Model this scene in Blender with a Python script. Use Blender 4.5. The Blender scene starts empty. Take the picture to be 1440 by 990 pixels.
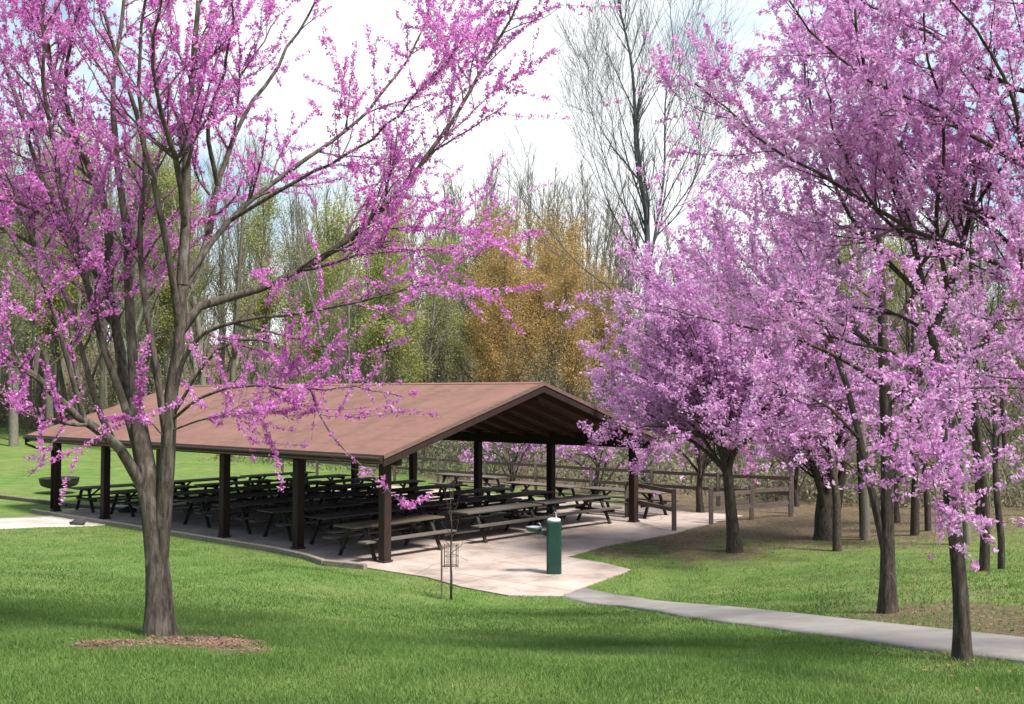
import bpy, math, random
import numpy as np
random.seed(7)
RNG = np.random.default_rng(11)
S = bpy.context.scene
COL = S.collection
# ------------------------------------------------------------------ camera
FPX, PITCH, CAMZ = 1486.0, 0.0389, 3.78
cd = bpy.data.cameras.new('camera'); cam = bpy.data.objects.new('camera', cd); COL.objects.link(cam)
cd.sensor_width = 36; cd.lens = FPX/1440*36; cd.clip_end = 3000; cd.clip_start = 0.1
cam.location = (0, 0, CAMZ); cam.rotation_euler = (math.pi/2+PITCH, 0, 0)
S.camera = cam
CP, SP = math.cos(PITCH), math.sin(PITCH)
def ray(x, y):
    a, b = (x-720)/FPX, -(y-495)/FPX
    return np.array([a, CP-b*SP, SP+b*CP])
def P(x, y, D):
    """a real place in the world: read off the photograph at pixel x,y, D metres away"""
    r = ray(x, y); return np.array([0, 0, CAMZ]) + r*(D/r[1])
def PZ(x, y, z=0.0):
    r = ray(x, y); return np.array([0, 0, CAMZ]) + r*((z-CAMZ)/r[2])
# ------------------------------------------------------------------ pavilion frame
O = np.array([-2.85, 23.82, 0.0]); TH = 0.856
U = np.array([-math.sin(TH), math.cos(TH), 0]); V = np.array([math.cos(TH), math.sin(TH), 0])
def L(b, a, z=0.0): return O + V*b + U*a + np.array([0, 0, z])
BAY, WID = 3.115, 9.8
# ------------------------------------------------------------------ helpers
def tag(o, label=None, cat=None, group=None, kind=None):
    if label: o['label'] = label
    if cat: o['category'] = cat
    if group: o['group'] = group
    if kind: o['kind'] = kind
    return o
def empty(name, loc, rz=0.0):
    o = bpy.data.objects.new(name, None); COL.objects.link(o)
    o.empty_display_size = .2; o.location = tuple(float(c) for c in loc); o.rotation_euler = (0, 0, rz); return o
def kids(o): return [c for c in COL.objects if c.parent == o]
def copy_tree(o):
    r = o.copy(); COL.objects.link(r)
    for ch in KID[o.name]:
        c = ch.copy(); COL.objects.link(c); c.parent = r
        for g in KID.get(ch.name, []):
            d = g.copy(); COL.objects.link(d); d.parent = c
    return r
KID = {}
def mesh_np(name, V3, F, mat, parent=None, smooth=False, extra=None):
    """V3 (n,3), F (m,k) uniform polygon array; extra = second uniform array"""
    me = bpy.data.meshes.new(name)
    V3 = np.asarray(V3, np.float32).reshape(-1, 3)
    Fs = [np.asarray(F, np.int32)] + ([np.asarray(extra, np.int32)] if extra is not None and len(extra) else [])
    me.vertices.add(len(V3)); me.vertices.foreach_set('co', V3.ravel())
    loops = np.concatenate([f.ravel() for f in Fs]); tot = np.concatenate([np.full(len(f), f.shape[1], np.int32) for f in Fs])
    st = np.concatenate([[0], np.cumsum(tot)[:-1]]).astype(np.int32)
    me.loops.add(len(loops)); me.loops.foreach_set('vertex_index', loops)
    me.polygons.add(len(tot)); me.polygons.foreach_set('loop_start', st)
    try: me.polygons.foreach_set('loop_total', tot)
    except Exception: pass
    me.update(calc_edges=True)
    if smooth: me.polygons.foreach_set('use_smooth', np.ones(len(tot), bool))
    me.materials.append(mat)
    o = bpy.data.objects.new(name, me); COL.objects.link(o)
    if parent is not None:
        o.parent = parent; KID.setdefault(parent.name, []).append(o)
    return o
class MB:
    """collects boxes, bars and tubes into one mesh"""
    def __init__(s): s.v = []; s.f = []
    def add(s, vs, fs):
        n = len(s.v); s.v += [tuple(map(float, q)) for q in vs]; s.f += [tuple(i+n for i in f) for f in fs]
    def box(s, x0, x1, y0, y1, z0, z1):
        s.add([(x0,y0,z0),(x1,y0,z0),(x1,y1,z0),(x0,y1,z0),(x0,y0,z1),(x1,y0,z1),(x1,y1,z1),(x0,y1,z1)],
              [(3,2,1,0),(4,5,6,7),(0,1,5,4),(1,2,6,5),(2,3,7,6),(3,0,4,7)])
    def bar(s, a, b, w, h, up=(0,0,1)):
        a, b = np.array(a, float), np.array(b, float); t = b-a; t /= np.linalg.norm(t)
        up = np.array(up, float); sd = np.cross(t, up)
        if np.linalg.norm(sd) < 1e-4: sd = np.cross(t, (0,1,0))
        sd /= np.linalg.norm(sd); u2 = np.cross(sd, t)
        vs = [e+sd*w/2*i+u2*h/2*j for e in (a, b) for i, j in ((-1,-1),(1,-1),(1,1),(-1,1))]
        s.add(vs, [(0,1,2,3),(7,6,5,4),(0,4,5,1),(1,5,6,2),(2,6,7,3),(3,7,4,0)])
    def tube(s, pts, rad, n=10, cap=True):
        pts = [np.array(p, float) for p in pts]
        if not hasattr(rad, '__len__'): rad = [rad]*len(pts)
        base = len(s.v); t0 = pts[-1]-pts[0]; t0 /= np.linalg.norm(t0)
        ref = np.array((1.,0,0)) if abs(t0[0]) < .7 else np.array((0,0,1.))
        vs, fs = [], []
        for i, p in enumerate(pts):
            t = pts[min(i+1, len(pts)-1)]-pts[max(i-1, 0)]; t /= np.linalg.norm(t)
            a = np.cross(t, ref); a /= np.linalg.norm(a); b = np.cross(t, a)
            for k in range(n):
                c = 2*math.pi*k/n; vs.append(p+rad[i]*(math.cos(c)*a+math.sin(c)*b))
        for i in range(len(pts)-1):
            for k in range(n):
                fs.append((i*n+k, i*n+(k+1) % n, (i+1)*n+(k+1) % n, (i+1)*n+k))
        if cap: fs.append(tuple(range(n-1, -1, -1))); m = (len(pts)-1)*n; fs.append(tuple(m+k for k in range(n)))
        s.add(vs, fs)
    def lathe(s, prof, n=24, c=(0,0,0)):
        vs, fs = [], []
        for r, z in prof:
            for k in range(n):
                a = 2*math.pi*k/n; vs.append((c[0]+r*math.cos(a), c[1]+r*math.sin(a), c[2]+z))
        for i in range(len(prof)-1):
            for k in range(n):
                fs.append((i*n+k, i*n+(k+1) % n, (i+1)*n+(k+1) % n, (i+1)*n+k))
        s.add(vs, fs)
    def build(s, name, mat, parent=None, smooth=False, bevel=0.0):
        me = bpy.data.meshes.new(name); me.from_pydata(s.v, [], s.f); me.update()
        if smooth:
            for p in me.polygons: p.use_smooth = len(p.vertices) == 4
        me.materials.append(mat); o = bpy.data.objects.new(name, me); COL.objects.link(o)
        if parent is not None: o.parent = parent; KID.setdefault(parent.name, []).append(o)
        if bevel:
            m = o.modifiers.new('bevel', 'BEVEL'); m.width = bevel; m.segments = 2; m.limit_method = 'ANGLE'
        return o
# ------------------------------------------------------------------ materials
def nodemat(name):
    m = bpy.data.materials.new(name); m.use_nodes = True; nt = m.node_tree
    return m, nt, nt.nodes['Principled BSDF'], nt.nodes['Material Output']
def lnk(nt, a, b): nt.links.new(a, b)
def noise(nt, scale, detail=4, vec=None, rough=.55, dist=0):
    n = nt.nodes.new('ShaderNodeTexNoise'); n.inputs['Scale'].default_value = scale; n.inputs['Detail'].default_value = detail
    n.inputs['Roughness'].default_value = rough; n.inputs['Distortion'].default_value = dist
    if vec is not None: lnk(nt, vec, n.inputs['Vector'])
    return n
def ramp(nt, fac, stops):
    r = nt.nodes.new('ShaderNodeValToRGB'); e = r.color_ramp.elements
    while len(e) < len(stops): e.new(.5)
    for el, (p, c) in zip(e, stops): el.position = p; el.color = tuple(c)+(1,)
    lnk(nt, fac, r.inputs['Fac']); return r
def mixc(nt, fac, a, b, mode='MIX'):
    m = nt.nodes.new('ShaderNodeMix'); m.data_type = 'RGBA'; m.blend_type = mode
    for i, s in ((0, fac), (6, a), (7, b)):
        if isinstance(s, (int, float)): m.inputs[i].default_value = s
        elif isinstance(s, tuple): m.inputs[i].default_value = s+(1,)
        else: lnk(nt, s, m.inputs[i])
    return m.outputs[2]
def mathn(nt, op, a, b=0.0, clamp=False):
    m = nt.nodes.new('ShaderNodeMath'); m.operation = op; m.use_clamp = clamp
    for i, s in ((0, a), (1, b)):
        if isinstance(s, (int, float)): m.inputs[i].default_value = s
        else: lnk(nt, s, m.inputs[i])
    return m.outputs[0]
def bump(nt, bs, h, strength=.5, dist=.02):
    b = nt.nodes.new('ShaderNodeBump'); b.inputs['Strength'].default_value = strength; b.inputs['Distance'].default_value = dist
    lnk(nt, h, b.inputs['Height']); lnk(nt, b.outputs[0], bs.inputs['Normal'])
def objco(nt, scale=(1,1,1)):
    t = nt.nodes.new('ShaderNodeTexCoord'); m = nt.nodes.new('ShaderNodeMapping'); m.inputs['Scale'].default_value = scale
    lnk(nt, t.outputs['Object'], m.inputs['Vector']); return m.outputs[0]
def simple(name, c0, c1, scale=8, rough=.8, stretch=(1,1,1), bmp=.3, spec=.3, metal=0):
    m, nt, bs, _ = nodemat(name); co = objco(nt, stretch); n = noise(nt, scale, 6, co)
    r = ramp(nt, n.outputs['Fac'], [(.3, c0), (.7, c1)]); lnk(nt, r.outputs[0], bs.inputs['Base Color'])
    bs.inputs['Roughness'].default_value = rough; bs.inputs['Specular IOR Level'].default_value = spec; bs.inputs['Metallic'].default_value = metal
    if bmp: bump(nt, bs, n.outputs['Fac'], bmp)
    return m
def petal_mat(name, stops, trans=.35, rough=.6, ns=1.3, nw=.35):
    m, nt, bs, out = nodemat(name)
    g = nt.nodes.new('ShaderNodeNewGeometry')
    co = objco(nt); n = noise(nt, ns, 4, co)
    f = mathn(nt, 'ADD', mathn(nt, 'MULTIPLY', g.outputs['Random Per Island'], 1-nw-.0), mathn(nt, 'MULTIPLY', mathn(nt, 'SUBTRACT', mathn(nt, 'MULTIPLY', n.outputs['Fac'], 2.2), .6), nw))
    r = ramp(nt, f, stops); lnk(nt, r.outputs[0], bs.inputs['Base Color'])
    bs.inputs['Roughness'].default_value = rough; bs.inputs['Specular IOR Level'].default_value = .15
    tr = nt.nodes.new('ShaderNodeBsdfTranslucent'); lnk(nt, r.outputs[0], tr.inputs['Color'])
    mx = nt.nodes.new('ShaderNodeMixShader'); mx.inputs[0].default_value = trans
    lnk(nt, bs.outputs[0], mx.inputs[1]); lnk(nt, tr.outputs[0], mx.inputs[2]); lnk(nt, mx.outputs[0], out.inputs['Surface'])
    return m
def bark_mat(name, c0, c1, c2, lichen=None):
    m, nt, bs, _ = nodemat(name)
    co = objco(nt, (1,1,.22)); n = noise(nt, 26, 6, co, .65, .6); n2 = noise(nt, 3, 3, objco(nt))
    r = ramp(nt, n.outputs['Fac'], [(.32, c0), (.5, c1), (.72, c2)])
    col = r.outputs[0]
    if lichen:
        l = noise(nt, 5.5, 5, objco(nt, (1,1,.6)), .6); rr = ramp(nt, l.outputs['Fac'], [(.58,(0,0,0)),(.66,(1,1,1))])
        col = mixc(nt, mathn(nt, 'MULTIPLY', rr.outputs[0], .55), col, lichen)
    col = mixc(nt, n2.outputs['Fac'], col, mixc(nt, 1.0, col, (.65,.6,.55), 'MULTIPLY'))
    lnk(nt, col, bs.inputs['Base Color']); bs.inputs['Roughness'].default_value = .9; bs.inputs['Specular IOR Level'].default_value = .2
    bump(nt, bs, n.outputs['Fac'], .8, .02); return m
M = {}
M['bark'] = bark_mat('bark_redbud', (.045,.035,.03), (.13,.11,.095), (.26,.23,.20), (.36,.38,.33))
M['bark_dark'] = bark_mat('bark_dark', (.03,.024,.02), (.085,.07,.06), (.17,.145,.12))
M['bark_grey'] = bark_mat('bark_grey', (.06,.055,.045), (.15,.135,.11), (.26,.24,.20))
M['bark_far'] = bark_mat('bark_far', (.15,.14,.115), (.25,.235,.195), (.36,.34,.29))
M['twig_blue'] = simple('twig_bare', (.06,.065,.07), (.12,.13,.135), 3, .9, bmp=0)
M['bloom'] = petal_mat('bloom_magenta', [(.05,(.48,.10,.42)),(.35,(.74,.21,.66)),(.65,(.88,.38,.79)),(.95,(.95,.68,.91))], .55)
M['bloom_pale'] = petal_mat('bloom_lilac', [(.05,(.52,.18,.50)),(.35,(.75,.34,.71)),(.65,(.87,.54,.84)),(.95,(.95,.82,.95))], .55)
M['bloom_deep'] = petal_mat('bloom_orchid', [(.05,(.44,.17,.45)),(.35,(.64,.30,.62)),(.65,(.78,.46,.76)),(.95,(.90,.70,.89))], .5)
M['leaf_olive'] = petal_mat('leaf_olive', [(.05,(.24,.26,.09)),(.5,(.37,.39,.14)),(.95,(.50,.50,.22))], .4)
M['leaf_ochre'] = petal_mat('leaf_ochre', [(.05,(.36,.23,.09)),(.5,(.52,.35,.14)),(.95,(.64,.49,.23))], .4)
M['leaf_grey'] = petal_mat('leaf_bud', [(.05,(.17,.17,.10)),(.5,(.25,.25,.15)),(.95,(.34,.34,.21))], .3)
M['brush'] = petal_mat('brush_mixed', [(.05,(.14,.125,.09)),(.4,(.24,.21,.16)),(.7,(.23,.25,.13)),(.95,(.36,.33,.25))], .3)
M['grass'] = petal_mat('grass_blades', [(.05,(.075,.14,.032)),(.4,(.13,.225,.055)),(.75,(.20,.30,.085)),(.97,(.38,.39,.19))], .35, ns=.55, nw=.55)
M['litter'] = petal_mat('leaf_litter', [(.1,(.12,.07,.035)),(.5,(.22,.13,.06)),(.9,(.34,.22,.11))], .1)
def ground_mat():
    m, nt, bs, _ = nodemat('lawn')
    co = objco(nt); a = nt.nodes.new('ShaderNodeAttribute'); a.attribute_name = 'soil'
    big = noise(nt, .22, 4, co); mid = noise(nt, 1.6, 5, co, .65); fin = noise(nt, 42, 3, co, .7)
    f = mathn(nt, 'ADD', mathn(nt, 'MULTIPLY', mid.outputs['Fac'], .5), mathn(nt, 'MULTIPLY', fin.outputs['Fac'], .5))
    g1 = ramp(nt, f, [(.34,(.075,.135,.03)),(.5,(.13,.215,.052)),(.66,(.20,.28,.085))])
    g2 = ramp(nt, f, [(.34,(.10,.14,.035)),(.5,(.17,.23,.068)),(.66,(.27,.30,.12))])
    gr = mixc(nt, ramp(nt, big.outputs['Fac'], [(.4,(0,0,0)),(.62,(1,1,1))]).outputs[0], g1.outputs[0], g2.outputs[0])
    d = noise(nt, 9, 6, co, .7)
    dirt = ramp(nt, d.outputs['Fac'], [(.3,(.085,.068,.042)),(.5,(.165,.125,.082)),(.7,(.27,.205,.14))])
    e = mathn(nt, 'ADD', a.outputs['Fac'], mathn(nt, 'MULTIPLY', mathn(nt, 'SUBTRACT', noise(nt, 2.6, 6, co, .7).outputs['Fac'], .5), 1.3))
    mask = ramp(nt, e, [(.42,(0,0,0)),(.62,(1,1,1))])
    none = mathn(nt, 'GREATER_THAN', a.outputs['Fac'], .02)
    lnk(nt, mixc(nt, mathn(nt, 'MULTIPLY', mask.outputs[0], none), gr, dirt.outputs[0]), bs.inputs['Base Color'])
    bs.inputs['Roughness'].default_value = .95; bs.inputs['Specular IOR Level'].default_value = .1
    bump(nt, bs, fin.outputs['Fac'], .8, .05); return m
M['lawn'] = ground_mat()
def concrete(name, c0, c1, c2, joints=None):
    m, nt, bs, _ = nodemat(name); co = objco(nt); n = noise(nt, .8, 6, co, .6); n2 = noise(nt, 30, 4, co); n4 = noise(nt, 3.5, 8, co, .75, 1.2)
    r = ramp(nt, n.outputs['Fac'], [(.36, c0), (.48, c1), (.64, c2)])
    st = ramp(nt, n4.outputs['Fac'], [(.56,(0,0,0)),(.70,(1,1,1))])
    col = mixc(nt, mathn(nt, 'MULTIPLY', st.outputs[0], .35), r.outputs[0], (.20,.16,.13)); vo = nt.nodes.new('ShaderNodeTexVoronoi'); vo.feature = 'DISTANCE_TO_EDGE'; vo.inputs['Scale'].default_value = .33; wv = noise(nt, 1.2, 5, co); lnk(nt, mixc(nt, .22, co, wv.outputs['Color'], 'ADD'), vo.inputs['Vector'])
    col = mixc(nt, mathn(nt, 'MULTIPLY', mathn(nt, 'LESS_THAN', vo.outputs['Distance'], .0035), .6), col, (.10,.085,.07))
    col = mixc(nt, mathn(nt, 'MULTIPLY', n2.outputs['Fac'], .35), col, (.2,.17,.15))
    if joints:
        b = nt.nodes.new('ShaderNodeTexBrick'); b.offset = 0; b.inputs['Scale'].default_value = 1
        b.inputs['Brick Width'].default_value = joints; b.inputs['Row Height'].default_value = joints; b.inputs['Mortar Size'].default_value = .012
        b.inputs['Color1'].default_value = b.inputs['Color2'].default_value = (1,1,1,1); b.inputs['Mortar'].default_value = (.35,.32,.3,1)
        lnk(nt, co, b.inputs['Vector']); col = mixc(nt, 1.0, col, b.outputs['Color'], 'MULTIPLY')
    lnk(nt, col, bs.inputs['Base Color']); bs.inputs['Roughness'].default_value = .9; bump(nt, bs, n2.outputs['Fac'], .3, .005); return m
M['slab'] = concrete('patio_concrete', (.30,.235,.20), (.47,.375,.325), (.58,.48,.43), 3.115)
M['path'] = concrete('path_concrete', (.17,.155,.145), (.23,.215,.20), (.29,.27,.25))
M['walk'] = concrete('walkway_concrete', (.40,.36,.32), (.50,.46,.42), (.58,.54,.50))
def shingle():
    m, nt, bs, _ = nodemat('roof_shingles'); co = objco(nt)
    sw = nt.nodes.new('ShaderNodeSeparateXYZ'); lnk(nt, co, sw.inputs[0]); cb = nt.nodes.new('ShaderNodeCombineXYZ')
    lnk(nt, sw.outputs['Y'], cb.inputs['X']); lnk(nt, sw.outputs['X'], cb.inputs['Y'])
    b = nt.nodes.new('ShaderNodeTexBrick'); b.inputs['Scale'].default_value = 1; b.inputs['Brick Width'].default_value = .3; b.inputs['Row Height'].default_value = .135
    b.inputs['Mortar Size'].default_value = .008; b.inputs['Bias'].default_value = 0
    b.inputs['Color1'].default_value = (.24,.106,.076,1); b.inputs['Color2'].default_value = (.15,.066,.049,1); b.inputs['Mortar'].default_value = (.12,.06,.05,1)
    lnk(nt, cb.outputs[0], b.inputs['Vector']); n = noise(nt, .7, 5, co, .6); n2 = noise(nt, 60, 2, co)
    c = mixc(nt, ramp(nt, n.outputs['Fac'], [(.35,(0,0,0)),(.7,(1,1,1))]).outputs[0], b.outputs['Color'], (.245,.122,.094))
    n3 = noise(nt, 1.0, 4, objco(nt, (.25,2.2,1)), .6)
    c = mixc(nt, mathn(nt, 'MULTIPLY', ramp(nt, n3.outputs['Fac'], [(.48,(0,0,0)),(.66,(1,1,1))]).outputs[0], .6), c, (.13,.075,.06))
    c = mixc(nt, mathn(nt, 'MULTIPLY', n2.outputs['Fac'], .3), c, (.16,.09,.075))
    lnk(nt, c, bs.inputs['Base Color']); bs.inputs['Roughness'].default_value = .9; bump(nt, bs, b.outputs['Fac'], -.8, .02); return m
M['shingle'] = shingle()
M['brown'] = simple('stained_timber', (.022,.012,.010), (.045,.027,.022), 6, .7, (6,6,.6))
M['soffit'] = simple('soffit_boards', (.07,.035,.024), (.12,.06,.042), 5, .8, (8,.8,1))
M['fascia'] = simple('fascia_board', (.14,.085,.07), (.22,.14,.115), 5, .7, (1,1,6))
M['tablewood'] = simple('weathered_wood', (.09,.078,.07), (.18,.163,.147), 7, .8, (1,10,10))
nt = M['tablewood'].node_tree; bs = nt.nodes['Principled BSDF']; src = bs.inputs['Base Color'].links[0].from_socket; oi = nt.nodes.new('ShaderNodeObjectInfo')
lnk(nt, mixc(nt, 1.0, src, ramp(nt, oi.outputs['Random'], [(0,(.55,.5,.47)),(.5,(1,.98,.95)),(1,(1.0,.85,.72))]).outputs[0], 'MULTIPLY'), bs.inputs['Base Color'])
M['tabledark'] = simple('table_frame', (.025,.022,.020), (.05,.045,.04), 7, .6)
M['rail'] = simple('fence_wood', (.09,.07,.06), (.19,.155,.13), 7, .85, (3,3,3))
M['curb'] = simple('curb_timber', (.15,.125,.10), (.32,.28,.235), 6, .9, (3,3,3))
M['green'] = simple('green_paint', (.006,.040,.028), (.010,.058,.042), 3, .45, bmp=.05, spec=.5)
M['steel'] = simple('basin_steel', (.55,.55,.55), (.72,.72,.72), 10, .28, bmp=0, metal=.9)
M['white'] = simple('white_cap', (.7,.7,.68), (.8,.8,.78), 10, .5, bmp=0)
M['iron'] = simple('black_iron', (.02,.02,.02), (.05,.045,.04), 20, .6)
M['wire'] = simple('guard_wire', (.10,.085,.075), (.2,.17,.15), 20, .5, metal=.3)
M['stone'] = simple('dark_stone', (.03,.03,.03), (.07,.07,.065), 14, .9)
# ------------------------------------------------------------------ terrain
ctl = []
for x, y, D in [(720,990,6.0),(200,990,6.2),(1300,990,6.4),(222,893,9.5),(1352,930,9.0),(1440,915,9.4),(720,900,12),(1248,862,13.5),(1100,884,12.3),(960,858,16),
                (1300,820,17),(1440,800,19),(1440,740,26),(1033,775,25),(1160,758,27),(400,800,19.5),(100,850,12.6),(0,800,18.5),(560,860,15.2),(-100,745,28),(0,690,40),(0,622,72),
                (300,650,57),(200,625,75),(1250,760,26)]:
    ctl.append(P(x, y, D))
for x, y, z in [(0,0,2.15),(-10,0,2.1),(10,0,2.1),(-14,10,1.5),(14,10,1.4),(14,22,.5),(20,35,.3),(30,60,.3),(-30,22,.5),(-35,45,.5),(-45,80,1.2),(0,110,1.2),(60,110,1.0),(-60,110,1.6),(60,50,.6),
                (-6,19.5,.35),(-10,24,.25),(-16,29,.15),(-2,20.8,.06),(1,18.9,.02),(3,20,0),(5,24,0),(8,30,0),(6,36,0),(0,44,0),(-6,46,0),(-14,40,0),(-2,19,.07),(-60,0,2),(60,0,1.5)]:
    ctl.append(np.array([x, y, z], float))
ctl = np.array(ctl)
def _k(r2): return np.where(r2 > 1e-9, .5*r2*np.log(r2+1e-12), 0)
def _fit():
    n = len(ctl); d2 = ((ctl[:,None,:2]-ctl[None,:,:2])**2).sum(-1)
    A = np.zeros((n+3, n+3)); A[:n,:n] = _k(d2)+np.eye(n)*.6; A[:n,n] = 1; A[:n,n+1:] = ctl[:,:2]; A[n:,:n] = A[:n,n:].T
    return np.linalg.solve(A, np.concatenate([ctl[:,2], [0,0,0]]))
TW = _fit()
def HILL(Y): t = np.clip((Y-92)/70, 0, 1); return 10*t*t*(3-2*t)
def base_z(X, Y):
    Y0_ = Y; X = np.clip(X, -60, 60); Y = np.clip(Y, 0, 110)
    out = np.empty(X.shape, float); Xf, Yf, of = X.ravel(), Y.ravel(), out.ravel()
    res = []
    for i in range(0, len(Xf), 20000):
        x, y = Xf[i:i+20000], Yf[i:i+20000]
        d2 = (x[:,None]-ctl[None,:,0])**2+(y[:,None]-ctl[None,:,1])**2
        res.append(_k(d2)@TW[:len(ctl)]+TW[-3]+TW[-2]*x+TW[-1]*y)
    return np.concatenate(res).reshape(X.shape)+HILL(Y0_)
slab_poly = [L(-.5,15.9), L(-.5,3.4), L(-.62,1.8), L(-.95,.8), L(-.75,-.3)] + [PZ(*p) for p in [(600,811),(650,825),(715,837),(790,838),(835,820),(888,801),(848,791),(797,783),(850,768),(948,750)]] + [L(9.9,-2.0), L(13.4,-1.6), L(13.4,15.9)]
def poly_sd(X, Y, poly):
    """signed distance, negative inside"""
    d = np.full(X.shape, 1e9); ins = np.zeros(X.shape, bool); n = len(poly)
    for i in range(n):
        a, b = poly[i], poly[(i+1) % n]; ex, ey = b[0]-a[0], b[1]-a[1]
        t = np.clip(((X-a[0])*ex+(Y-a[1])*ey)/(ex*ex+ey*ey), 0, 1)
        d = np.minimum(d, np.hypot(X-a[0]-t*ex, Y-a[1]-t*ey))
        c = ((a[1] > Y) != (b[1] > Y)) & (X < (b[0]-a[0])*(Y-a[1])/(b[1]-a[1]+1e-12)+a[0]); ins ^= c
    return np.where(ins, -d, d)
def gz(X, Y):
    X = np.asarray(X, float); Y = np.asarray(Y, float); sh = X.shape; X = np.atleast_1d(X); Y = np.atleast_1d(Y)
    z = base_z(X, Y); d = poly_sd(X, Y, slab_poly)
    w = np.clip(d/2.2, 0, 1); w = w*w*(3-2*w); z = np.where(d > 0, -.02+(z+.02)*w, -.02-np.clip(-d/.4, 0, 1)*.07)
    return z.reshape(sh)
def G(x, y):
    """where the ray through a pixel meets the terrain"""
    r = ray(x, y); s = np.linspace(4, 110, 900); Q = np.array([0,0,CAMZ])+r*(s/r[1])[:,None]
    h = Q[:,2]-gz(Q[:,0], Q[:,1]); k = int(np.argmax(h < 0)) if (h < 0).any() else len(s)-1
    if k == 0: k = 1
    t = h[k-1]/(h[k-1]-h[k]+1e-9); q = Q[k-1]+(Q[k]-Q[k-1])*np.clip(t,0,1); q[2] = float(gz(q[0], q[1])); return q
soil_pts = []
for x, y, r, s in [(160,906,.33,1.0),(290,903,.5,1.0),(215,892,.2,.6),(335,914,.33,.7),(1360,868,1.8,.75),(1440,880,1.6,.85),(1280,835,2.2,.4),(1380,800,4,.36),(1200,790,3,.36),(1080,800,2,.3),(1000,770,2.2,.6),(940,758,1.5,.8),
                   (1100,770,3,.42),(870,778,1.0,.6),(1250,868,1.2,.5),(1352,935,.8,.5),(1430,950,1.0,.35),(1250,750,6,.4),(1400,750,8,.42),(1050,735,5,.6),(1150,720,8,.8)]:
    g = G(x, y); soil_pts.append((g[0], g[1], r, s))
def soil(X, Y):
    m = np.zeros(X.shape)
    for a, b, r, s in soil_pts: m = np.maximum(m, s*np.clip(1.5-np.hypot((X-a), (Y-b)*.8)/r, 0, 1))
    q = (X-O[0])*V[0]+(Y-O[1])*V[1]; a_ = (X-O[0])*U[0]+(Y-O[1])*U[1]
    wood = np.clip((Y-(52+np.maximum(0,-X)*.75))/6, 0, 1)*.95
    beh = np.clip((q-14.5)/3, 0, 1)*np.clip((22-a_)/8, 0, 1)*.9
    return np.maximum(np.maximum(m, wood), np.where(Y > 18, beh, 0))
def axis(a, b, step, far, grow=1.22):
    v = list(np.arange(a, b+1e-6, step)); s = step
    while v[-1] < far: s *= grow; v.append(v[-1]+s)
    s = step; lo = [a]
    while lo[-1] > -far: s *= grow; lo.append(lo[-1]-s)
    return np.array(lo[:0:-1]+v)
gx, gy = axis(-22, 22, .2, 420), axis(3, 45, .2, 420)
GX, GY = np.meshgrid(gx, gy); GZ = gz(GX, GY)
nx, ny = len(gx), len(gy); idx = np.arange(nx*ny).reshape(ny, nx)
F = np.stack([idx[:-1,:-1], idx[:-1,1:], idx[1:,1:], idx[1:,:-1]], -1).reshape(-1, 4)
go = mesh_np('ground', np.stack([GX,GY,GZ], -1), F, M['lawn'], smooth=True)
at = go.data.attributes.new('soil', 'FLOAT', 'POINT'); at.data.foreach_set('value', soil(GX, GY).ravel().astype(np.float32))
tag(go, kind='structure')
# patio slab
def slab(name, poly, z0, z1, mat):
    m = MB(); n = len(poly); poly = [p[:2] for p in poly]
    ar = sum(poly[i][0]*poly[(i+1)%n][1]-poly[(i+1)%n][0]*poly[i][1] for i in range(n))
    if ar < 0: poly = poly[::-1]
    m.v = [(p[0],p[1],z1) for p in poly]+[(p[0],p[1],z0) for p in poly]
    m.f = [tuple(range(n))]+[((i+1)%n, i, n+i, n+(i+1)%n) for i in range(n)]
    o = m.build(name, mat); return o
so = slab('patio', slab_poly, -.3, 0, M['slab'])
# put the mesh in the pavilion frame so that its joints run with the posts
import mathutils
mw = mathutils.Matrix.Translation(O.tolist()) @ mathutils.Matrix.Rotation(TH, 4, 'Z'); so.data.transform(mw.inverted()); so.matrix_world = mw
tag(so, kind='structure')
def ribbon(name, near, far, mat, lift=.028, sub=8, cross=6):
    A = np.array([G(*p) for p in near])[:,:2]; B = np.array([G(*p) for p in far])[:,:2]
    def rs(Q, n):
        d = np.concatenate([[0], np.cumsum(np.linalg.norm(np.diff(Q, axis=0), axis=1))]); t = np.linspace(0, d[-1], n)
        return np.stack([np.interp(t, d, Q[:,0]), np.interp(t, d, Q[:,1])], -1)
    n = sub*len(near); A, B = rs(A, n), rs(B, n)
    t = np.linspace(0, 1, cross)[None,:,None]; W = A[:,None]*(1-t)+B[:,None]*t
    Z = gz(W[...,0], W[...,1])+lift
    top = np.concatenate([W, Z[...,None]], -1)
    sk0 = top[:,0].copy(); sk0[:,2] -= .2; sk1 = top[:,-1].copy(); sk1[:,2] -= .2
    allv = np.concatenate([sk0[:,None], top, sk1[:,None]], 1); c = cross+2
    ix = np.arange(n*c).reshape(n, c); f = np.stack([ix[:-1,:-1], ix[1:,:-1], ix[1:,1:], ix[:-1,1:]], -1).reshape(-1, 4)
    o = mesh_np(name, allv, f, mat); tag(o, kind='structure')
    return np.concatenate([A, B[::-1]])
near = [(752,834),(860,853),(960,869),(1130,893),(1300,916),(1440,935),(1700,975)]
far = [(800,829),(900,842),(1000,853),(1200,874),(1330,888),(1440,900),(1700,930)]
path_poly = ribbon('path', near, far, M['path'])
wp = ribbon('walkway', [(-160,752),(0,744),(100,741),(186,738)], [(-160,735),(0,729),(100,726),(188,722)], M['walk'], .02)
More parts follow.
